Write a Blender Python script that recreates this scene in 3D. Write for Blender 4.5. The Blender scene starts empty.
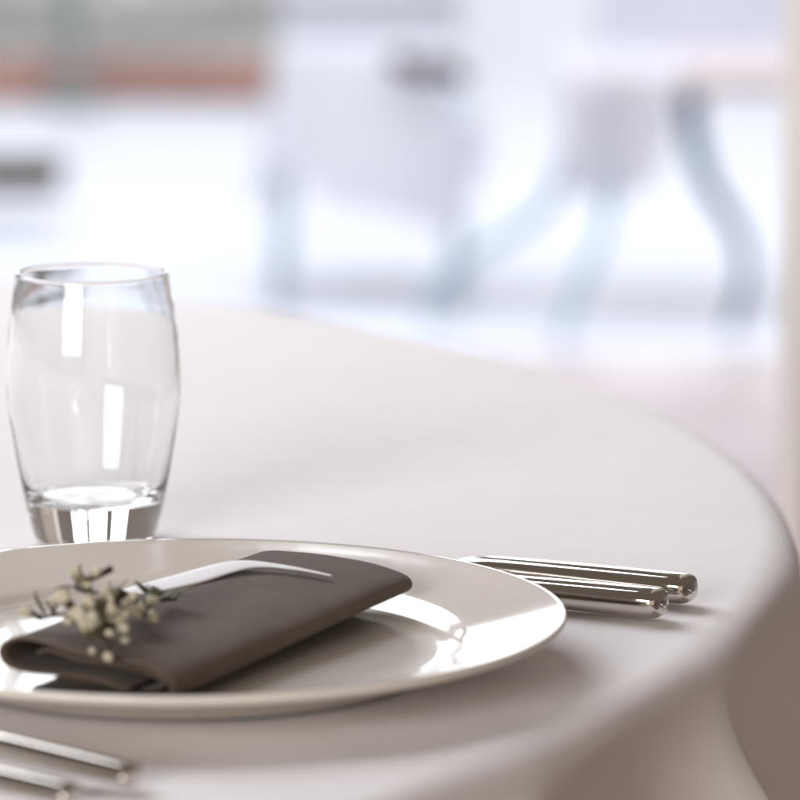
import bpy, bmesh, math, random
from mathutils import Vector, Matrix
from mathutils import noise as mnoise

random.seed(7)
S = bpy.context.scene
COL = S.collection
R = math.radians

# ------------------------------------------------------------------ camera
cam_d = bpy.data.cameras.new('camera')
cam_d.lens = 135.0
cam_d.sensor_width = 24.0
cam_d.clip_start = 0.05
cam_d.clip_end = 200.0
cam_d.dof.use_dof = True
cam_d.dof.focus_distance = 1.785
cam_d.dof.aperture_fstop = 5.3
cam = bpy.data.objects.new('camera', cam_d)
cam.location = (0, 0, 1.12)
cam.rotation_euler = (R(90 - 9.26), 0, 0)
COL.objects.link(cam)
S.camera = cam

# ------------------------------------------------------------------ world and lamps
w = bpy.data.worlds.new('World')
S.world = w
w.use_nodes = True
bg = w.node_tree.nodes['Background']
bg.inputs[0].default_value = (1.0, 0.83, 0.70, 1)
bg.inputs[1].default_value = 0.13


def area(name, loc, target, sx, sy, watt, col):
    d = bpy.data.lights.new(name, 'AREA')
    d.shape = 'RECTANGLE'
    d.size, d.size_y = sx, sy
    d.energy = watt
    d.color = col
    o = bpy.data.objects.new(name, d)
    o.location = loc
    o.rotation_euler = (Vector(target) - Vector(loc)).to_track_quat('-Z', 'Y').to_euler()
    COL.objects.link(o)
    return o


# tall windows at the far end, an added overhead lamp that whitens the background, and the side window beyond the table
for wx, ww in ((-4.2, 2.2), (-1.35, 2.0), (0.95, 1.7)):
    area('window_light_far', (wx * 1.25, 17.5, 2.6), (wx * 1.25, 0.0, 2.3), ww * 1.25, 4.0, 9.0 * ww * 1.25 * 4.0, (0.93, 0.96, 1.0))
area('background_fill_light', (0.0, 7.7, 4.2), (0.0, 10.9, 0.0), 9.0, 5.4, 430, (0.88, 0.93, 1.0))
area('window_light_side', (-1.8, 4.1, 3.0), (-0.1, 1.7, 0.75), 3.0, 2.2, 116, (0.90, 0.92, 1.0))
area('window_light_left', (-1.95, -2.05, 1.75), (-0.1, 1.7, 0.75), 2.1, 1.9, 98, (0.99, 0.97, 0.97))
area('warm_fill_light', (1.3, -2.6, 1.5), (0.1, 1.6, 0.6), 4.0, 2.4, 14, (1.0, 0.78, 0.58))  # added dim fill for the hanging cloth, in place of warm wall bounce

S.view_settings.view_transform = 'Standard'
S.view_settings.look = 'None'
S.view_settings.exposure = 0.36
S.view_settings.gamma = 1.0
S.view_settings.use_curve_mapping = False
S.render.engine = 'CYCLES'
S.cycles.use_denoising = True
S.cycles.max_bounces = 16
S.cycles.transmission_bounces = 14
S.cycles.glossy_bounces = 8
S.cycles.caustics_refractive = True
S.cycles.caustics_reflective = True
S.cycles.blur_glossy = 0.4
S.cycles.sample_clamp_indirect = 6.0


# ------------------------------------------------------------------ helpers
def mat(name, col, rough=0.6, metal=0.0, var=0.0, vscale=40.0, bump=0.0, bscale=400.0, bdist=0.001,
        sheen=0.0, coat=0.0, spec=None, sub=0.0, trans=0.0, ior=None, rvar=0.0, col2=None):
    m = bpy.data.materials.new(name)
    m.use_nodes = True
    nt = m.node_tree
    b = nt.nodes['Principled BSDF']
    b.inputs['Base Color'].default_value = (*col, 1)
    b.inputs['Roughness'].default_value = rough
    b.inputs['Metallic'].default_value = metal
    b.inputs['Sheen Weight'].default_value = sheen
    b.inputs['Coat Weight'].default_value = coat
    b.inputs['Coat Roughness'].default_value = 0.04
    if spec is not None:
        b.inputs['Specular IOR Level'].default_value = spec
    if ior:
        b.inputs['IOR'].default_value = ior
    b.inputs['Transmission Weight'].default_value = trans
    if sub:
        b.inputs['Subsurface Weight'].default_value = sub
        b.inputs['Subsurface Scale'].default_value = 0.004
    tc = nt.nodes.new('ShaderNodeTexCoord')
    if var or col2:
        n = nt.nodes.new('ShaderNodeTexNoise')
        n.inputs['Scale'].default_value = vscale
        n.inputs['Detail'].default_value = 5
        nt.links.new(tc.outputs['Object'], n.inputs['Vector'])
        rp = nt.nodes.new('ShaderNodeValToRGB')
        c2 = col2 or tuple(min(1, c * (1 + var)) for c in col)
        c1 = col if col2 else tuple(c * (1 - var) for c in col)
        rp.color_ramp.elements[0].color = (*c1, 1)
        rp.color_ramp.elements[1].color = (*c2, 1)
        rp.color_ramp.elements[0].position = 0.35
        rp.color_ramp.elements[1].position = 0.65
        nt.links.new(n.outputs['Fac'], rp.inputs[0])
        nt.links.new(rp.outputs[0], b.inputs['Base Color'])
    if rvar:
        n3 = nt.nodes.new('ShaderNodeTexNoise')
        n3.inputs['Scale'].default_value = 90
        nt.links.new(tc.outputs['Object'], n3.inputs['Vector'])
        mr = nt.nodes.new('ShaderNodeMapRange')
        mr.inputs['To Min'].default_value = max(0, rough - rvar)
        mr.inputs['To Max'].default_value = rough + rvar
        nt.links.new(n3.outputs['Fac'], mr.inputs['Value'])
        nt.links.new(mr.outputs[0], b.inputs['Roughness'])
    if bump:
        n2 = nt.nodes.new('ShaderNodeTexNoise')
        n2.inputs['Scale'].default_value = bscale
        n2.inputs['Detail'].default_value = 3
        nt.links.new(tc.outputs['Object'], n2.inputs['Vector'])
        bp = nt.nodes.new('ShaderNodeBump')
        bp.inputs['Strength'].default_value = bump
        bp.inputs['Distance'].default_value = bdist
        nt.links.new(n2.outputs['Fac'], bp.inputs['Height'])
        nt.links.new(bp.outputs[0], b.inputs['Normal'])
    return m


def woven(name, col, rough, sheen, pitch, strength, var):
    """cloth with crossing warp and weft threads as fine relief and a slightly slubby colour"""
    m = mat(name, col, rough, sheen=sheen, var=var, vscale=55, spec=0.25)
    nt = m.node_tree
    b = nt.nodes['Principled BSDF']
    tc = nt.nodes.new('ShaderNodeTexCoord')
    outs = []
    for ax in ('X', 'Y'):
        wv = nt.nodes.new('ShaderNodeTexWave')
        wv.bands_direction = ax
        wv.inputs['Scale'].default_value = 0.314 / pitch
        wv.inputs['Distortion'].default_value = 1.2
        wv.inputs['Detail'].default_value = 1.0
        nt.links.new(tc.outputs['Object'], wv.inputs['Vector'])
        outs.append(wv)
    ad = nt.nodes.new('ShaderNodeMath')
    ad.operation = 'ADD'
    nt.links.new(outs[0].outputs['Fac'], ad.inputs[0])
    nt.links.new(outs[1].outputs['Fac'], ad.inputs[1])
    bp = nt.nodes.new('ShaderNodeBump')
    bp.inputs['Strength'].default_value = strength
    bp.inputs['Distance'].default_value = 0.0003
    rn = nt.nodes.new('ShaderNodeTexNoise')
    rn.inputs['Scale'].default_value = 26
    rn.inputs['Detail'].default_value = 4
    nt.links.new(tc.outputs['Object'], rn.inputs['Vector'])
    b2 = nt.nodes.new('ShaderNodeBump')
    b2.inputs['Strength'].default_value = 0.12
    b2.inputs['Distance'].default_value = 0.004
    nt.links.new(rn.outputs['Fac'], b2.inputs['Height'])
    nt.links.new(b2.outputs[0], bp.inputs['Normal'])
    nt.links.new(ad.outputs[0], bp.inputs['Height'])
    nt.links.new(bp.outputs[0], b.inputs['Normal'])
    return m


def sheer(name, col):
    """thin cotton that lets part of the light through"""
    m = mat(name, col, 0.85, var=0.02, vscale=10)
    nt = m.node_tree
    b = nt.nodes['Principled BSDF']
    out = nt.nodes['Material Output']
    tr = nt.nodes.new('ShaderNodeBsdfTranslucent')
    tr.inputs[0].default_value = (*col, 1)
    mx = nt.nodes.new('ShaderNodeMixShader')
    mx.inputs[0].default_value = 0.5
    nt.links.new(b.outputs[0], mx.inputs[1])
    nt.links.new(tr.outputs[0], mx.inputs[2])
    nt.links.new(mx.outputs[0], out.inputs['Surface'])
    return m


M = dict(
    cloth=woven('white_tablecloth', (0.84, 0.797, 0.785), 0.75, 0.25, 0.0009, 0.2, 0.012),
    napkin=woven('taupe_napkin', (0.125, 0.094, 0.070), 0.85, 0.10, 0.0008, 0.5, 0.08),
    porcelain=mat('cream_porcelain', (0.76, 0.705, 0.64), 0.11, coat=0.4, rvar=0.05, bump=0.05, bscale=45, bdist=0.002),
    glass=mat('clear_glass', (0.985, 0.995, 0.992), 0.0, trans=1.0, ior=1.47, bump=0.12, bscale=26, bdist=0.002),
    steel=mat('polished_steel', (0.60, 0.57, 0.52), 0.09, 1.0, rvar=0.06, bump=0.03, bscale=220, bdist=0.0006),
    paper=mat('white_paper', (0.88, 0.87, 0.88), 0.5, var=0.02, vscale=120),
    bud=mat('cream_bud', (0.50, 0.46, 0.33), 0.6, col2=(0.78, 0.74, 0.60), vscale=220, sub=0.2),
    tip=mat('dark_red_tip', (0.07, 0.018, 0.018), 0.55, var=0.3, vscale=300),
    stem=mat('brown_stem', (0.05, 0.03, 0.016), 0.65, var=0.3, vscale=300),
    leaf=mat('olive_leaf', (0.085, 0.08, 0.03), 0.55, var=0.3, vscale=200),
    wood=mat('dark_wood', (0.07, 0.045, 0.03), 0.8, spec=0.15, var=0.3, vscale=20),
    floor=mat('pale_floor', (0.64, 0.665, 0.735), 0.55, spec=0.35, var=0.03, vscale=1.5, rvar=0.06),
    woodfloor=mat('mauve_brown_floor', (0.40, 0.33, 0.34), 0.45, var=0.15, vscale=3),
    brick=mat('terracotta_brick', (0.34, 0.175, 0.14), 0.8, var=0.25, vscale=9, bump=0.4, bscale=60, bdist=0.004),
    earth=mat('grey_earth', (0.50, 0.49, 0.48), 0.9, var=0.3, vscale=8),
    shrub=mat('grey_green_leaf', (0.50, 0.51, 0.48), 0.6, col2=(0.70, 0.70, 0.69), vscale=4),
    post=mat('dark_green_metal', (0.05, 0.065, 0.06), 0.6),
    column=mat('beige_plaster', (0.62, 0.57, 0.50), 0.7, var=0.08, vscale=4, bump=0.2, bscale=80),
    whitecloth=sheer('bright_white_cloth', (0.84, 0.84, 0.87)),
    seat=mat('pinkish_beige_seat', (0.58, 0.50, 0.50), 0.6, var=0.08, vscale=20),
    lilac=mat('lilac_grey_upholstery', (0.52, 0.53, 0.61), 0.8, var=0.06, vscale=15),
    blue=mat('blue_grey_paint', (0.03, 0.085, 0.16), 0.7, spec=0.15, var=0.15, vscale=12),
    pale_blue=mat('pale_blue_paint', (0.55, 0.63, 0.70), 0.4, var=0.1, vscale=12),
    mid_blue=mat('soft_blue_paint', (0.30, 0.42, 0.53), 0.4, var=0.1, vscale=12),
    grey_post=mat('grey_green_metal', (0.20, 0.225, 0.215), 0.6, var=0.1, vscale=6),
    bud_green=mat('greenish_bud', (0.38, 0.34, 0.23), 0.6, col2=(0.64, 0.60, 0.46), vscale=260),
    ribbon=mat('brown_ribbon', (0.045, 0.024, 0.018), 0.9, spec=0.1, var=0.2, vscale=40),
)


def link(name, me, m, parent=None, smooth=True):
    o = bpy.data.objects.new(name, me)
    COL.objects.link(o)
    if m and not me.materials:
        me.materials.append(m)
    if smooth:
        for p in me.polygons:
            p.use_smooth = True
    if parent:
        o.parent = parent
    return o


def mesh(name, v, f):
    me = bpy.data.meshes.new(name)
    me.from_pydata(v, [], f)
    me.update()
    return me


def frombm(name, bm, m, parent=None, smooth=True):
    bmesh.ops.recalc_face_normals(bm, faces=bm.faces[:])
    me = bpy.data.meshes.new(name)
    bm.to_mesh(me)
    bm.free()
    return link(name, me, m, parent, smooth)


def tag(o, label, cat, group=None):
    o['label'] = label
    o['category'] = cat
    if group:
        o['group'] = group
    return o


def empty(name, loc, rz=0.0):
    o = bpy.data.objects.new(name, None)
    o.location = loc
    o.rotation_euler = (0, 0, rz)
    o.empty_display_size = 0.05
    COL.objects.link(o)
    return o


def lathe(bm, prof, seg=96):
    """closed loop of (r, z) points, or open when it starts and ends on the axis"""
    rings = []
    for r, z in prof:
        if r < 1e-6:
            rings.append([bm.verts.new((0, 0, z))])
        else:
            rings.append([bm.verts.new((r * math.cos(2 * math.pi * k / seg), r * math.sin(2 * math.pi * k / seg), z)) for k in range(seg)])
    for a, b in zip(rings[:-1], rings[1:]):
        for k in range(seg):
            k2 = (k + 1) % seg
            if len(a) == 1 and len(b) == 1:
                continue
            if len(a) == 1:
                bm.faces.new((a[0], b[k], b[k2]))
            elif len(b) == 1:
                bm.faces.new((a[k], b[0], a[k2]))
            else:
                bm.faces.new((a[k], b[k], b[k2], a[k2]))


def catmull(pts, n):
    """smooth curve through points of any dimension"""
    out = []
    P = [pts[0]] + list(pts) + [pts[-1]]
    for i in range(1, len(P) - 2):
        p0, p1, p2, p3 = P[i - 1], P[i], P[i + 1], P[i + 2]
        for j in range(n):
            t = j / n
            out.append(tuple(0.5 * (2 * b + (c - a) * t + (2 * a - 5 * b + 4 * c - d) * t * t + (3 * b - a - 3 * c + d) * t ** 3)
                             for a, b, c, d in zip(p0, p1, p2, p3)))
    out.append(tuple(pts[-1]))
    return out


def loft(bm, stations, seg=24, power=2.6):
    """stations: (x, y, z, half_width, half_height); superellipse sections along +X, capped"""
    rings = []
    for (x, y, z, hw, hh) in stations:
        rg = []
        for k in range(seg):
            a = 2 * math.pi * k / seg
            c, s = math.cos(a), math.sin(a)
            rg.append(bm.verts.new((x, y + hw * math.copysign(abs(c) ** (2 / power), c), z + hh * math.copysign(abs(s) ** (2 / power), s))))
        rings.append(rg)
    for a, b in zip(rings[:-1], rings[1:]):
        for k in range(seg):
            bm.faces.new((a[k], a[(k + 1) % seg], b[(k + 1) % seg], b[k]))
    bm.faces.new(rings[0])
    bm.faces.new(list(reversed(rings[-1])))


def tube(bm, pts, r0, r1, seg=8):
    rings = []
    n = len(pts)
    pts = [Vector(p) for p in pts]
    for i, p in enumerate(pts):
        t = (pts[min(i + 1, n - 1)] - pts[max(i - 1, 0)]).normalized()
        ref = Vector((0, 0, 1)) if abs(t.z) < 0.9 else Vector((1, 0, 0))
        a = t.cross(ref).normalized()
        b = t.cross(a).normalized()
        r = r0 + (r1 - r0) * i / (n - 1)
        rings.append([bm.verts.new(p + a * r * math.cos(2 * math.pi * k / seg) + b * r * math.sin(2 * math.pi * k / seg)) for k in range(seg)])
    for a, b in zip(rings[:-1], rings[1:]):
        for k in range(seg):
            bm.faces.new((a[k], a[(k + 1) % seg], b[(k + 1) % seg], b[k]))
    bm.faces.new(rings[0])
    bm.faces.new(list(reversed(rings[-1])))


def box(bm, x0, x1, y0, y1, z0, z1, bev=0.0):
    v = [bm.verts.new((x, y, z)) for x in (x0, x1) for y in (y0, y1) for z in (z0, z1)]
    fs = [(0, 1, 3, 2), (4, 6, 7, 5), (0, 4, 5, 1), (2, 3, 7, 6), (0, 2, 6, 4), (1, 5, 7, 3)]
    faces = [bm.faces.new([v[i] for i in f]) for f in fs]
    if bev:
        es = list({e for f in faces for e in f.edges})
        bmesh.ops.bevel(bm, geom=es, offset=bev, segments=3, affect='EDGES', profile=0.5)


# ------------------------------------------------------------------ setting: floor
bm = bmesh.new()
bmesh.ops.create_grid(bm, x_segments=8, y_segments=8, size=24)
bmesh.ops.translate(bm, verts=bm.verts[:], vec=(0, 18, -0.004))
floor = frombm('terrace_floor', bm, M['floor'], smooth=False)
floor['kind'] = 'structure'
bm = bmesh.new()
bmesh.ops.create_grid(bm, x_segments=4, y_segments=4, size=1)
bmesh.ops.scale(bm, verts=bm.verts[:], vec=(12, 6.75, 1))
bmesh.ops.translate(bm, verts=bm.verts[:], vec=(0, 0.65, 0))
fl2 = frombm('floor', bm, M['woodfloor'], smooth=False)
fl2['kind'] = 'structure'

# ------------------------------------------------------------------ the laid table
ZT = 0.75                      # top of the cloth
TC = (-0.736, 1.990)
TR = 0.905                     # radius of the board

t = empty('round_table', (TC[0], TC[1], 0))
tag(t, 'round banquet table hidden under the white cloth with the place setting', 'table')
bm = bmesh.new()
lathe(bm, [(0, ZT - 0.026), (TR - 0.040, ZT - 0.026), (TR - 0.036, ZT - 0.022), (TR - 0.034, ZT - 0.014), (TR - 0.036, ZT - 0.0062), (0, ZT - 0.0045)], 96)
frombm('tabletop', bm, M['wood'], t)
for k in range(4):
    a = R(45 + 90 * k)
    bm = bmesh.new()
    tube(bm, [(0.55 * math.cos(a), 0.55 * math.sin(a), 0.0), (0.50 * math.cos(a), 0.50 * math.sin(a), ZT - 0.026)], 0.02, 0.02, 12)
    frombm('leg', bm, M['post'], t)


def smooth01(x):
    x = max(0.0, min(1.0, x))
    return x * x * (3 - 2 * x)


# the cloth: flat top with faint creases, a soft bend over the edge, hanging folds
RIDGES = [-8, -19.8, -31, -42, -54]     # degrees, the folds in view; others are spread round


def ridge_list():
    out = list(RIDGES)
    a = 16.0
    while a < 300:
        out.append(a)
        a += random.uniform(12, 19)
    return sorted(x % 360 for x in out)


RL = ridge_list()
RW = {352.0: 1.0, 340.2: 1.15, 329.0: 1.15, 318.0: 0.9, 306.0: 0.8}   # how sharply each fold stands out


def fold(phi):
    """1 on a ridge, 0 in a valley"""
    d = phi % 360
    best = 999
    for i, r_ in enumerate(RL):
        r2 = RL[(i + 1) % len(RL)] + (360 if i == len(RL) - 1 else 0)
        for off in (0, 360):
            if r_ <= d + off <= r2:
                u = (d + off - r_) / (r2 - r_)
                nearest = r_ if u < 0.5 else r2
                sn = math.sqrt(math.sin(math.pi * u) ** 2 + 0.012) - 0.11
                return 1.0 - sn / 0.9, RW.get(round(nearest % 360, 1), 0.45)
    return 0.0, 1.0


NA = 720
BEND = 0.011
rr = [0.0] + [0.03 * k for k in range(1, 20)] + [0.58 + 0.0105 * k for k in range(0, 29)]
rr = [r for r in rr if r < TR - BEND]
prof = [('top', r) for r in rr]
for k in range(0, 13):
    prof.append(('bend', k / 12 * math.pi / 2))
for k in range(1, 46):
    prof.append(('drop', 0.0105 * k * (1 + 0.006 * k)))
verts, faces = [], []
idx = []
for kind, p in prof:
    if kind == 'top' and p == 0:
        verts.append((0, 0, ZT))
        idx.append([0] * NA)
        continue
    row = []
    for k in range(NA):
        ph = 360.0 * k / NA
        c, s = math.cos(R(ph)), math.sin(R(ph))
        f, wgt = fold(ph)
        wob = mnoise.noise(Vector((c * 5, s * 5, 3.1)))
        bd = 0.010 + 0.004 * f * wgt          # the cloth turns tightly in a valley, widely on a ridge
        if kind == 'top':
            r, z = p, 0.0
        elif kind == 'bend':
            r = TR - BEND + (BEND * 0.5 + bd) * math.sin(p)
            z = -bd * (1 - math.cos(p))
        else:
            tt = smooth01(p / 0.15)
            dent = (0.075 * smooth01((p + 0.004) / 0.065) + 0.035 * tt) * wgt
            r = TR - BEND * 0.5 + bd + 0.044 * smooth01(p / 0.10) + 0.05 * p - dent * (1 - f) + 0.003 * wob * tt
            z = -bd - p * (0.96 + 0.04 * f)
        # the top: very shallow creases, stronger towards the edge, running over it
        if kind != 'drop':
            near = smooth01((min(r, TR) - 0.60) / 0.30)
            x, y = r * c, r * s
            z += 0.0002 * mnoise.noise(Vector((x * 3.1, y * 3.1, 0.4)))
            z += 0.0006 * near * mnoise.noise(Vector((ph * 0.22, r * 2.0, 1.7))) + 0.0006 * near * mnoise.noise(Vector((ph * 0.6, r * 3.5, 6.2)))
            z -= 0.0012
            nr = smooth01((r - (TR - 0.07)) / 0.07)
            z -= 0.0010 * nr * nr * (1 - f)
            z += 0.0005
        row.append(len(verts))
        verts.append((r * c, r * s, ZT + z))
    idx.append(row)
for i in range(len(idx) - 1):
    a, b = idx[i], idx[i + 1]
    for k in range(NA):
        k2 = (k + 1) % NA
        if i == 0:
            faces.append((a[k], b[k], b[k2]))
        else:
            faces.append((a[k], b[k], b[k2], a[k2]))
tc = link('tablecloth', mesh('tablecloth', verts, faces), M['cloth'])
tc.location = (TC[0], TC[1], 0)
tag(tc, 'plain white tablecloth with hanging folds on the round table in front', 'tablecloth')

ZC = ZT + 0.0006               # where things stand on the cloth

# ------------------------------------------------------------------ plate
PC = (-0.080, 1.653)
bm = bmesh.new()
RP = 0.1425
k_ = RP / 0.1395
pp = [(0, 0.0050), (0.070, 0.0050), (0.092, 0.0053), (0.0975, 0.0060), (0.1005, 0.0080), (0.1030, 0.0098),
      (0.1055, 0.0107), (0.112, 0.0122), (0.122, 0.0146), (0.132, 0.0172), (0.1370, 0.0187), (0.1386, 0.0191), (0.1394, 0.0186),
      (0.1395, 0.0176), (0.1390, 0.0165), (0.1375, 0.0155), (0.130, 0.0128), (0.118, 0.0095), (0.106, 0.0062), (0.100, 0.0042), (0.094, 0.0020),
      (0.0925, 0.0003), (0.0905, 0.0), (0.0885, 0.0003), (0.087, 0.0018), (0.080, 0.0020), (0, 0.0020)]
lathe(bm, [(r * k_, z * 1.04) for r, z in pp], 192)
plate = frombm('dinner_plate', bm, M['porcelain'])
plate.location = (PC[0], PC[1], ZC)
tag(plate, 'large white glazed dinner plate with wide rim under the taupe napkin', 'plate')

# ------------------------------------------------------------------ tumbler
bm = bmesh.new()
HG = 0.1150
outer = catmull([(0.0262, 0.0012), (0.0285, 0.010), (0.0322, 0.028), (0.0357, 0.050), (0.0372, 0.064), (0.0367, 0.082), (0.0350, 0.099), (0.0327, HG - 0.0010)], 7)
inner = catmull([(0.0308, HG - 0.0010), (0.0336, 0.099), (0.0351, 0.082), (0.0355, 0.064), (0.0338, 0.050), (0.0300, 0.030), (0.0268, 0.0205), (0.0225, 0.0172), (0.012, 0.0160)], 7)
gp = [(0, 0.0011), (0.020, 0.0009), (0.0235, 0.0), (0.0252, 0.0002)] + outer + [(0.03175 + 0.00095 * math.cos(math.pi * k / 10), HG - 0.0010 + 0.0010 * math.sin(math.pi * k / 10)) for k in range(1, 10)] + inner + [(0, 0.0157)]
lathe(bm, gp, 160)
gl = frombm('drinking_glass', bm, M['glass'])
gl.location = (-0.131, 1.900, ZC)
tag(gl, 'clear empty barrel-shaped drinking glass standing behind the plate', 'drinking glass')


# ------------------------------------------------------------------ cutlery
def knife(loc, ang, label):
    """origin under the butt of the handle, blade along local -X"""
    root = empty('table_knife', (loc[0], loc[1], ZC + 0.0002), R(ang))
    tag(root, label, 'knife', 'knives on the right of the plate')
    st = [(0.0000, 0.0046, 0.0026), (-0.0004, 0.0063, 0.0037), (-0.0014, 0.0075, 0.0045), (-0.0032, 0.0082, 0.0049), (-0.010, 0.0085, 0.0050), (-0.030, 0.0083, 0.0049),
          (-0.055, 0.0077, 0.0046), (-0.075, 0.0070, 0.0043), (-0.090, 0.0062, 0.0039), (-0.098, 0.0054, 0.0035),
          (-0.102, 0.0043, 0.0028), (-0.105, 0.0036, 0.0022)]
    bm = bmesh.new()
    loft(bm, [(x, 0, 0.0058, hw, hh * 1.16) for x, hw, hh in st], 32, 2.9)
    h = frombm('handle', bm, M['steel'], root)
    bm = bmesh.new()
    # dimple at the butt
    bmesh.ops.create_uvsphere(bm, u_segments=16, v_segments=10, radius=0.0022)
    bmesh.ops.scale(bm, verts=bm.verts[:], vec=(0.35, 1.2, 0.8))
    bmesh.ops.translate(bm, verts=bm.verts[:], vec=(0.0003, 0, 0.0058))
    frombm('butt_cap', bm, M['steel'], h)
    bm = bmesh.new()
    bl = [(-0.104, 0.0034, 0.0020), (-0.110, 0.0042, 0.0014), (-0.118, 0.0075, 0.0011), (-0.14, 0.0092, 0.0010), (-0.18, 0.0098, 0.0009), (-0.205, 0.0088, 0.0008),
          (-0.217, 0.0060, 0.0006), (-0.222, 0.0015, 0.0003)]
    loft(bm, [(x, 0, 0.0054 - 0.0036 * smooth01((-x - 0.104) / 0.06), hw, hh) for x, hw, hh in bl], 20, 2.0)
    frombm('blade', bm, M['steel'], root)
    return root


def fork(loc, ang, label):
    root = empty('table_fork', (loc[0], loc[1], ZC + 0.0002), R(ang))
    tag(root, label, 'fork', 'forks on the left of the plate')
    st = catmull([(0.0, 0.0031, 0.0060, 0.0027), (-0.0006, 0.0032, 0.0066, 0.0030), (-0.004, 0.0038, 0.0068, 0.0031), (-0.03, 0.0065, 0.0064, 0.0034),
                  (-0.06, 0.0100, 0.0054, 0.0030), (-0.09, 0.0110, 0.0042, 0.0024), (-0.12, 0.0095, 0.0032, 0.0022), (-0.140, 0.0048, 0.0036, 0.0017)], 5)
    bm = bmesh.new()
    loft(bm, [(x, 0, z + 0.0006, hw, hh * 1.2) for x, z, hw, hh in st], 24, 2.1)
    frombm('handle', bm, M['steel'], root)
    bm = bmesh.new()
    loft(bm, catmull([(-0.139, 0, 0.0049, 0.0036, 0.0016), (-0.146, 0, 0.0032, 0.0085, 0.0011), (-0.155, 0, 0.0022, 0.0118, 0.0010), (-0.163, 0, 0.0020, 0.0120, 0.0010)], 4), 20, 2.4)
    frombm('head', bm, M['steel'], root)
    for y in (-0.0096, -0.0032, 0.0032, 0.0096):
        bm = bmesh.new()
        loft(bm, catmull([(-0.162, y, 0.0020, 0.0021, 0.0010), (-0.180, y, 0.0022, 0.0018, 0.0010), (-0.198, y, 0.0060, 0.0015, 0.0009), (-0.205, y, 0.0090, 0.0007, 0.0005)], 4), 10, 2.0)
        frombm('tine', bm, M['steel'], root)
    return root


knife((0.1165, 1.7590), -29.0, 'polished steel knife farther from the plate, its handle end nearer the table edge')
knife((0.1035, 1.7310), -27.0, 'polished steel knife closest to the plate, its shorter handle end in front')
fork((-0.0885, 1.4620), -24.0, 'steel fork whose longer handle is nearest the front of the plate')
fork((-0.1065, 1.4360), -22.5, 'steel fork in the bottom corner, farthest in front of the plate')

# ------------------------------------------------------------------ napkin: folded sheet, long side across the plate
NO = (-0.1430, 1.582)            # its left front corner
NANG = -27.3
WN, LN = 0.070, 0.183
zb = 0.0059
root = empty('napkin', (NO[0], NO[1], ZC + zb), R(NANG))
tag(root, 'folded taupe cloth napkin lying across the white plate', 'napkin')


def sheet(section_front, section_back, n, length, thick, name, m, parent, ny=40, wig=0.0008):
    sa, sb = catmull(section_front, n), catmull(section_back, n)
    v, f = [], []
    for j in range(ny + 1):
        q = j / ny
        for i, (a, b) in enumerate(zip(sa, sb)):
            x = a[0] + (b[0] - a[0]) * q
            z = (a[1] + (b[1] - a[1]) * q) * (0.86 + 0.06 * q)
            y = q * length
            nz = mnoise.noise(Vector((x * 45, y * 28, z * 60 + 5)))
            v.append((x + wig * nz, y + 0.0012 * mnoise.noise(Vector((x * 60, 0, q * 2))), max(0.0008, z + wig * 0.9 * nz)))
    ns = len(sa)
    for j in range(ny):
        for i in range(ns - 1):
            f.append((j * ns + i, j * ns + i + 1, (j + 1) * ns + i + 1, (j + 1) * ns + i))
    o = link(name, mesh(name, v, f), m, parent)
    md = o.modifiers.new('thick', 'SOLIDIFY')
    md.thickness = thick
    md.offset = 0
    return o


# outer wrap: bottom layer -> right fold -> top layer -> left fold -> tucked layer
fr = [(0.012, 0.0016), (0.035, 0.0014), (0.058, 0.0016), (0.0675, 0.0035), (0.0705, 0.0090), (0.0672, 0.0140), (0.056, 0.0172), (0.038, 0.0190),
      (0.018, 0.0222), (0.006, 0.0225), (-0.0005, 0.0180), (0.001, 0.0118), (0.010, 0.0090), (0.026, 0.0098), (0.040, 0.0085), (0.052, 0.0060)]
bk = [(0.012, 0.0016), (0.035, 0.0014), (0.055, 0.0050), (0.0680, 0.0095), (0.0712, 0.0130), (0.0680, 0.0166), (0.056, 0.0192), (0.038, 0.0212),
      (0.018, 0.0212), (0.006, 0.0200), (0.000, 0.0160), (0.002, 0.0110), (0.010, 0.0092), (0.026, 0.0096), (0.040, 0.0098), (0.052, 0.0095)]
sheet(fr, bk, 6, LN, 0.0012, 'outer_fold', M['napkin'], root)
fr2 = [(0.016, 0.0042), (0.034, 0.0040), (0.052, 0.0040), (0.0610, 0.0068), (0.0560, 0.0105), (0.042, 0.0128), (0.026, 0.0140), (0.013, 0.0158), (0.008, 0.0142)]
bk2 = [(0.016, 0.0042), (0.034, 0.0042), (0.052, 0.0062), (0.0620, 0.0100), (0.0570, 0.0140), (0.042, 0.0150), (0.026, 0.0148), (0.013, 0.0150), (0.008, 0.0135)]
inn = sheet(fr2, bk2, 6, LN - 0.012, 0.0012, 'inner_fold', M['napkin'], root)
inn.location = (0, 0.010, 0)

# ------------------------------------------------------------------ white paper strip on the napkin
st = empty('paper_strip', (NO[0], NO[1], ZC + zb), R(NANG))
tag(st, 'narrow white paper strip with a lifted edge lying on the napkin behind the flowers', 'paper strip')
v, f = [], []
NS, NW = 40, 8
SPINE = catmull([(0.004, 0.084, 0.0208, 0.0062), (0.011, 0.112, 0.0214, 0.0070), (0.0205, 0.140, 0.0232, 0.0050), (0.037, 0.146, 0.0226, 0.0026), (0.054, 0.149, 0.0204, 0.0012)], 10)
for i in range(NS + 1):
    q = i / NS
    cx, cy, lift, half = SPINE[i]
    for j in range(NW + 1):
        s = j / NW * 2 - 1
        z = lift - 0.0003 * s * s - 0.0005 * s * math.sin(q * 3.1)
        v.append((cx + half * s, cy - half * 0.7 * s * q, z))
for i in range(NS):
    for j in range(NW):
        a = i * (NW + 1) + j
        f.append((a, a + 1, a + NW + 2, a + NW + 1))
o = link('strip', mesh('strip', v, f), M['paper'], st)
md = o.modifiers.new('thick', 'SOLIDIFY')
md.thickness = 0.0003

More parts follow.
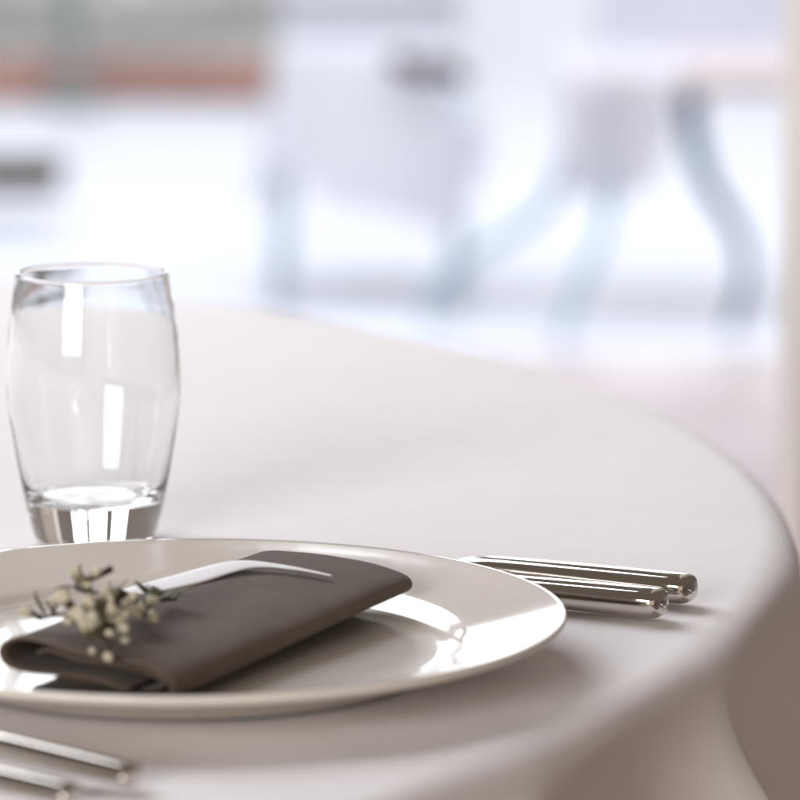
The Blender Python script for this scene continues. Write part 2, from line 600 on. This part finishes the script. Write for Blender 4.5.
# ------------------------------------------------------------------ sprig of buds
sp = empty('flower_sprig', (NO[0], NO[1], ZC + zb), R(NANG))
tag(sp, 'small sprig of cream flower buds with dark red tips on the napkin', 'flower sprig')
rs = random.Random(11)
ZN = 0.0205
stems = [
    [(0.028, 0.084, ZN + 0.002), (0.027, 0.068, ZN + 0.004), (0.027, 0.050, ZN + 0.006), (0.027, 0.032, ZN + 0.009), (0.024, 0.014, ZN + 0.010), (0.020, 0.004, ZN + 0.008)],
    [(0.027, 0.056, ZN + 0.005), (0.022, 0.042, ZN + 0.010), (0.018, 0.030, ZN + 0.014), (0.015, 0.020, ZN + 0.017), (0.018, 0.022, ZN + 0.020)],
    [(0.027, 0.044, ZN + 0.006), (0.034, 0.026, ZN + 0.010), (0.040, 0.010, ZN + 0.008), (0.045, -0.002, ZN + 0.003), (0.048, -0.008, ZN - 0.005)],
    [(0.027, 0.032, ZN + 0.008), (0.018, 0.022, ZN + 0.008), (0.009, 0.014, ZN + 0.006), (0.002, 0.010, ZN + 0.004)],
    [(0.027, 0.058, ZN + 0.004), (0.034, 0.046, ZN + 0.005), (0.041, 0.038, ZN + 0.003)],
    [(0.030, 0.034, ZN + 0.008), (0.036, 0.014, ZN + 0.012), (0.038, 0.000, ZN + 0.010), (0.038, -0.007, ZN + 0.002)],
]
SC = Vector((0.030, 0.034, ZN))
crv = [[tuple(SC + (Vector(p_) - SC) * 0.82) for p_ in catmull(s_, 6)] for s_ in stems]
for c_ in crv:
    bm = bmesh.new()
    tube(bm, c_, 0.0008, 0.0004, 7)
    frombm('stem', bm, M['stem'], sp)


def bud_mesh():
    bm = bmesh.new()
    lathe(bm, catmull([(0, 0.0), (0.0009, 0.0003), (0.0021, 0.0020), (0.0025, 0.0042), (0.0020, 0.0062), (0.0009, 0.0073), (0, 0.0075)], 3), 14)
    me = bpy.data.meshes.new('bud')
    bmesh.ops.recalc_face_normals(bm, faces=bm.faces[:])
    bm.to_mesh(me)
    bm.free()
    return me


def cup_mesh():
    bm = bmesh.new()
    lathe(bm, [(0, -0.0014), (0.0009, -0.0012), (0.0018, 0.0002), (0.0023, 0.0018), (0.0019, 0.0016), (0, 0.0012)], 12)
    me = bpy.data.meshes.new('calyx')
    bmesh.ops.recalc_face_normals(bm, faces=bm.faces[:])
    bm.to_mesh(me)
    bm.free()
    return me


def needle_mesh():
    bm = bmesh.new()
    loft(bm, [(0, 0, 0, 0.0005, 0.0003), (0.003, 0, 0.0004, 0.0012, 0.0004), (0.007, 0, 0.0009, 0.0012, 0.0004), (0.0115, 0, 0.0004, 0.0003, 0.0002)], 8, 2)
    me = bpy.data.meshes.new('leaf')
    bm.to_mesh(me)
    bm.free()
    return me


bme, cme, nme = bud_mesh(), cup_mesh(), needle_mesh()
bme2 = bme.copy()


def put(name, me, m, pos, d, s, parent):
    o = link(name, me, m, parent)
    axis = Vector((1, 0, 0)) if name == 'leaf' else Vector((0, 0, 1))
    o.rotation_euler = axis.rotation_difference(d).to_euler()
    o.location = pos
    o.scale = (s, s, s)
    return o


zmin = ZN + 0.0012
for ci, c_ in enumerate(crv):
    nb = [12, 5, 12, 7, 6, 9][ci]
    for k in range(nb):
        q = 1.0 - 0.72 * (k / nb) if ci else 0.98 - 0.62 * (k / nb)
        i = min(len(c_) - 1, int(q * (len(c_) - 1)))
        base = Vector(c_[i])
        d = Vector((rs.uniform(-1, 1), rs.uniform(-1, 0.5), rs.uniform(-0.15, 0.9))).normalized()
        ln = rs.uniform(0.002, 0.0075)
        pos = base + d * ln
        if pos.y < 0.001:
            pos.y -= 0.003
        elif pos.z < zmin + 0.001:
            pos.z = zmin + 0.001
        if pos.y > 0.001 and pos.z + d.z * 0.007 < zmin:
            d.z = abs(d.z) * 0.3
            d.normalize()
        dk = rs.random() < 0.35
        b_ = put('bud', bme2 if dk else bme, M['bud_green'] if dk else M['bud'], pos, d, rs.uniform(0.45, 1.0), sp)
        b_.scale.z *= rs.uniform(0.9, 1.35)
        if rs.random() < 0.9:
            c2 = link('calyx', cme, M['tip'] if rs.random() < 0.55 else M['leaf'], b_)
        bm = bmesh.new()
        tube(bm, [base, base.lerp(pos, 0.5) + Vector((0, 0, 0.0004)), pos], 0.0006, 0.0005, 5)
        frombm('stalk', bm, M['stem'], sp)
    for k in range([14, 6, 6, 5, 8, 4][ci]):
        i = rs.randrange(1, len(c_))
        base = Vector(c_[i])
        d = Vector((rs.uniform(-1, 1), rs.uniform(-0.6, 1), rs.uniform(0.0, 0.6))).normalized()
        put('leaf', nme, M['leaf'], base, d, rs.uniform(0.7, 1.1), sp)
# the dark curled tip that stands above the rest
bm = bmesh.new()
tube(bm, [Vector(crv[1][-1]), Vector(crv[1][-1]) + Vector((0.003, 0.004, 0.0016)), Vector(crv[1][-1]) + Vector((0.006, 0.009, 0.004))], 0.0008, 0.0014, 7)
frombm('curled_tip', bm, M['tip'], sp)

# ------------------------------------------------------------------ background: bright end of the place, far out of focus
# column at the right edge
bm = bmesh.new()
box(bm, -0.16, 0.16, -0.10, 0.10, 0.0, 3.2, 0.012)
box(bm, -0.19, 0.19, -0.13, 0.13, 0.0, 0.10, 0.008)
col_ = frombm('beige_column', bm, M['column'], smooth=False)
col_.location = (0.268 + 0.16, 3.05, 0)
tag(col_, 'beige plaster column at the right edge behind the table', 'column')

# terracotta step with planting beyond it
bm = bmesh.new()
box(bm, -4.5, 0.02, 0.0, 0.34, 0.0, 0.085, 0.012)
o = frombm('brick_step', bm, M['brick'], smooth=False)
o.location = (0, 11.75, 0)
tag(o, 'low terracotta red brick step beyond the blurred white floor', 'step')
bm = bmesh.new()
box(bm, -4.5, 0.0, 0.36, 3.0, 0.0, 0.07, 0.01)
o = frombm('planting_bed', bm, M['earth'], smooth=False)
o.location = (0, 11.75, 0)
o['kind'] = 'structure'
v, f = [], []
rp = random.Random(5)
for k in range(9000):
    x = rp.uniform(-3.5, -0.1)
    y = rp.uniform(12.45, 13.6)
    z = 0.09 + abs(rp.gauss(0, 0.10))
    if mnoise.noise(Vector((x * 1.6, y * 1.2, 0))) < -0.05:
        continue
    sz = rp.uniform(0.012, 0.03)
    a = Vector((rp.uniform(-1, 1), rp.uniform(-1, 1), rp.uniform(-1, 1))).normalized()
    b = a.cross(Vector((rp.uniform(-1, 1), rp.uniform(-1, 1), rp.uniform(-1, 1)))).normalized()
    p = Vector((x, y, z))
    n0 = len(v)
    v += [tuple(p - a * sz), tuple(p + b * sz * 0.5), tuple(p + a * sz), tuple(p - b * sz * 0.5)]
    f.append((n0, n0 + 1, n0 + 2, n0 + 3))
o = link('ground_planting', mesh('ground_planting', v, f), M['shrub'], None, False)
o['kind'] = 'stuff'
tag(o, 'grey green low planting behind the terracotta step', 'planting')
bm = bmesh.new()
lathe(bm, [(0, 0.0), (0.075, 0.0), (0.075, 0.02), (0.045, 0.04), (0.024, 0.10), (0.020, 2.6), (0.0, 2.62)], 24)
o = frombm('slim_post', bm, M['grey_post'])
o.location = (-0.845, 11.6, 0.0)
tag(o, 'slim grey green post standing before the brick step', 'post')

# chair under a white cover
t = empty('covered_chair', (-0.055, 8.05, 0))
tag(t, 'chair under a white cloth cover with a brown bow in the bright background', 'chair')
v, f = [], []
NAA, NZ = 120, 20
for i in range(NZ + 1):
    q = i / NZ
    for k in range(NAA):
        a = 2 * math.pi * k / NAA
        c, s_ = math.cos(a), math.sin(a)
        hx = 0.165 + 0.040 * (1 - q) ** 1.2
        sx = math.copysign(abs(c) ** 0.55, c)
        sy = math.copysign(abs(s_) ** 0.55, s_)
        w_ = 0.014 * (1 - q) * math.cos(8 * a + 0.6)
        hem = 0.20 + 0.05 * math.cos(3 * a + 0.4)
        v.append(((hx + w_) * sx, (hx + 0.03 + w_) * sy, hem + (0.455 - hem) * q))
for i in range(NZ):
    for k in range(NAA):
        k2 = (k + 1) % NAA
        f.append((i * NAA + k, i * NAA + k2, (i + 1) * NAA + k2, (i + 1) * NAA + k))
f.append(tuple(NZ * NAA + k for k in range(NAA)))
o = link('seat_cover', mesh('seat_cover', v, f), M['whitecloth'], t, False)
bm = bmesh.new()
loft(bm, [(0.0, 0.0, 0.0, 0.165, 0.035), (0.2, 0.0, 0.02, 0.165, 0.030), (0.42, 0.0, 0.06, 0.155, 0.025), (0.46, 0.0, 0.065, 0.14, 0.012)], 24, 5.0)
bmesh.ops.transform(bm, matrix=Matrix(((0, 1, 0, 0), (0, 0, 1, 0.165), (1, 0, 0, 0.456), (0, 0, 0, 1))), verts=bm.verts[:])
frombm('back_cover', bm, M['whitecloth'], t)
for lx, ly in ((-0.145, 0.15), (0.145, 0.15), (0.0, -0.16), (-0.145, -0.12), (0.145, -0.15)):
    if lx == 0.0:
        continue
    bm = bmesh.new()
    tube(bm, [(lx * 1.10, ly * 1.1, 0.0), (lx, ly, 0.42)], 0.014, 0.020, 10)
    frombm('leg', bm, M['pale_blue'], t)
bw = empty('brown_bow', (-0.055 + 0.105, 8.05 - 0.218, 0.425))
tag(bw, 'small dark brown bow on the side of the white chair cover', 'bow')
for sx in (-1, 1):
    bm = bmesh.new()
    loft(bm, catmull([(0.0, 0, 0.0, 0.010, 0.006), (0.015 * sx, -0.004, 0.003, 0.012, 0.012), (0.040 * sx, -0.006, 0.004 - 0.006 * sx, 0.012, 0.015), (0.052 * sx, 0, 0.002 - 0.008 * sx, 0.006, 0.009)], 4), 14, 2.2)
    frombm('loop', bm, M['ribbon'], bw)
bm = bmesh.new()
bmesh.ops.create_uvsphere(bm, u_segments=14, v_segments=10, radius=0.013)
frombm('knot', bm, M['ribbon'], bw)
bw.scale = (1.25, 1.4, 1.4)

# dark wooden bench, only its end in view
t = empty('wooden_bench', (-1.21, 9.15, 0))
tag(t, 'end of a low dark wooden bench at the left edge of the background', 'bench')
bm = bmesh.new()
box(bm, -0.5, 0.52, -0.09, 0.09, 0.065, 0.125, 0.014)
frombm('seat', bm, M['wood'], t)
for sx in (-0.34, 0.26):
    bm = bmesh.new()
    box(bm, sx - 0.03, sx + 0.03, -0.07, 0.07, 0.0, 0.065, 0.004)
    frombm('leg', bm, M['wood'], t)

# chair with curved legs
ch = empty('chair', (0.45, 7.85, 0))
tag(ch, 'chair with curved blue-grey legs and lilac back in the bright background', 'chair')
bm = bmesh.new()
box(bm, -0.17, 0.36, -0.22, 0.22, 0.400, 0.445, 0.015)
frombm('seat', bm, M['seat'], ch)
legs = [
    [(-0.13, -0.17, 0.400), (-0.16, -0.17, 0.30), (-0.20, -0.16, 0.20), (-0.30, -0.14, 0.13), (-0.385, -0.13, 0.06), (-0.40, -0.12, 0.0)],
    [(-0.10, -0.18, 0.400), (-0.10, -0.22, 0.28), (-0.10, -0.26, 0.19), (-0.14, -0.30, 0.10), (-0.18, -0.34, 0.0)],
    [(0.045, -0.19, 0.400), (0.05, -0.20, 0.33), (0.075, -0.21, 0.25), (0.125, -0.22, 0.17), (0.14, -0.235, 0.10), (0.115, -0.24, 0.0)],
    [(0.31, 0.18, 0.400), (0.31, 0.20, 0.25), (0.34, 0.24, 0.12), (0.36, 0.26, 0.0)],
]
for lg in legs:
    bm = bmesh.new()
    tube(bm, catmull(lg, 6), 0.022 if lg is legs[2] else 0.015, 0.009, 10)
    frombm('leg', bm, M['blue'] if lg is not legs[0] and lg is not legs[1] else M['mid_blue'], ch)
v, f = [], []
bm = bmesh.new()
for i in range(9):
    q = i / 8
    for (x, y) in ((-0.10 + 0.05 * q, 0.20 + 0.10 * q), (0.36 - 0.02 * q, 0.20 + 0.10 * q), (0.36 - 0.02 * q, 0.165 + 0.10 * q), (-0.10 + 0.05 * q, 0.165 + 0.10 * q)):
        bm.verts.new((x, y, 0.445 + 0.48 * q))
bm.verts.ensure_lookup_table()
for i in range(8):
    for k in range(4):
        a, b = i * 4 + k, i * 4 + (k + 1) % 4
        bm.faces.new([bm.verts[j] for j in (a, b, b + 4, a + 4)])
bm.faces.new([bm.verts[j] for j in (0, 1, 2, 3)])
bm.faces.new([bm.verts[j] for j in (32, 33, 34, 35)])
frombm('backrest', bm, M['lilac'], ch, False)

# white cloth thrown over the chair's side
v, f = [], []
NU, NV = 16, 30
for j in range(NV + 1):
    s = j / NV * 0.62
    for i in range(NU + 1):
        u = i / NU
        ww = 0.21 * (1 - 0.25 * max(0, s - 0.36) / 0.26)
        x = -0.185 + u * ww + 0.05 * (s / 0.62) * (0.3)
        if s < 0.38:
            y, z = 0.15 - s, 0.4485
        else:
            d = s - 0.38
            y = -0.232 - 0.012 * math.sin(u * 9) * smooth01(d / 0.1) - 0.01
            z = 0.4485 - d * (1.0 - 0.35 * abs(u - 0.45))
        v.append((x, y, z))
for j in range(NV):
    for i in range(NU):
        a = j * (NU + 1) + i
        f.append((a, a + 1, a + NU + 2, a + NU + 1))
o = link('white_throw', mesh('white_throw', v, f), M['whitecloth'])
o.location = (0.45, 7.85, 0)
tag(o, 'white cloth hanging over the seat of the chair with curved legs', 'cloth')
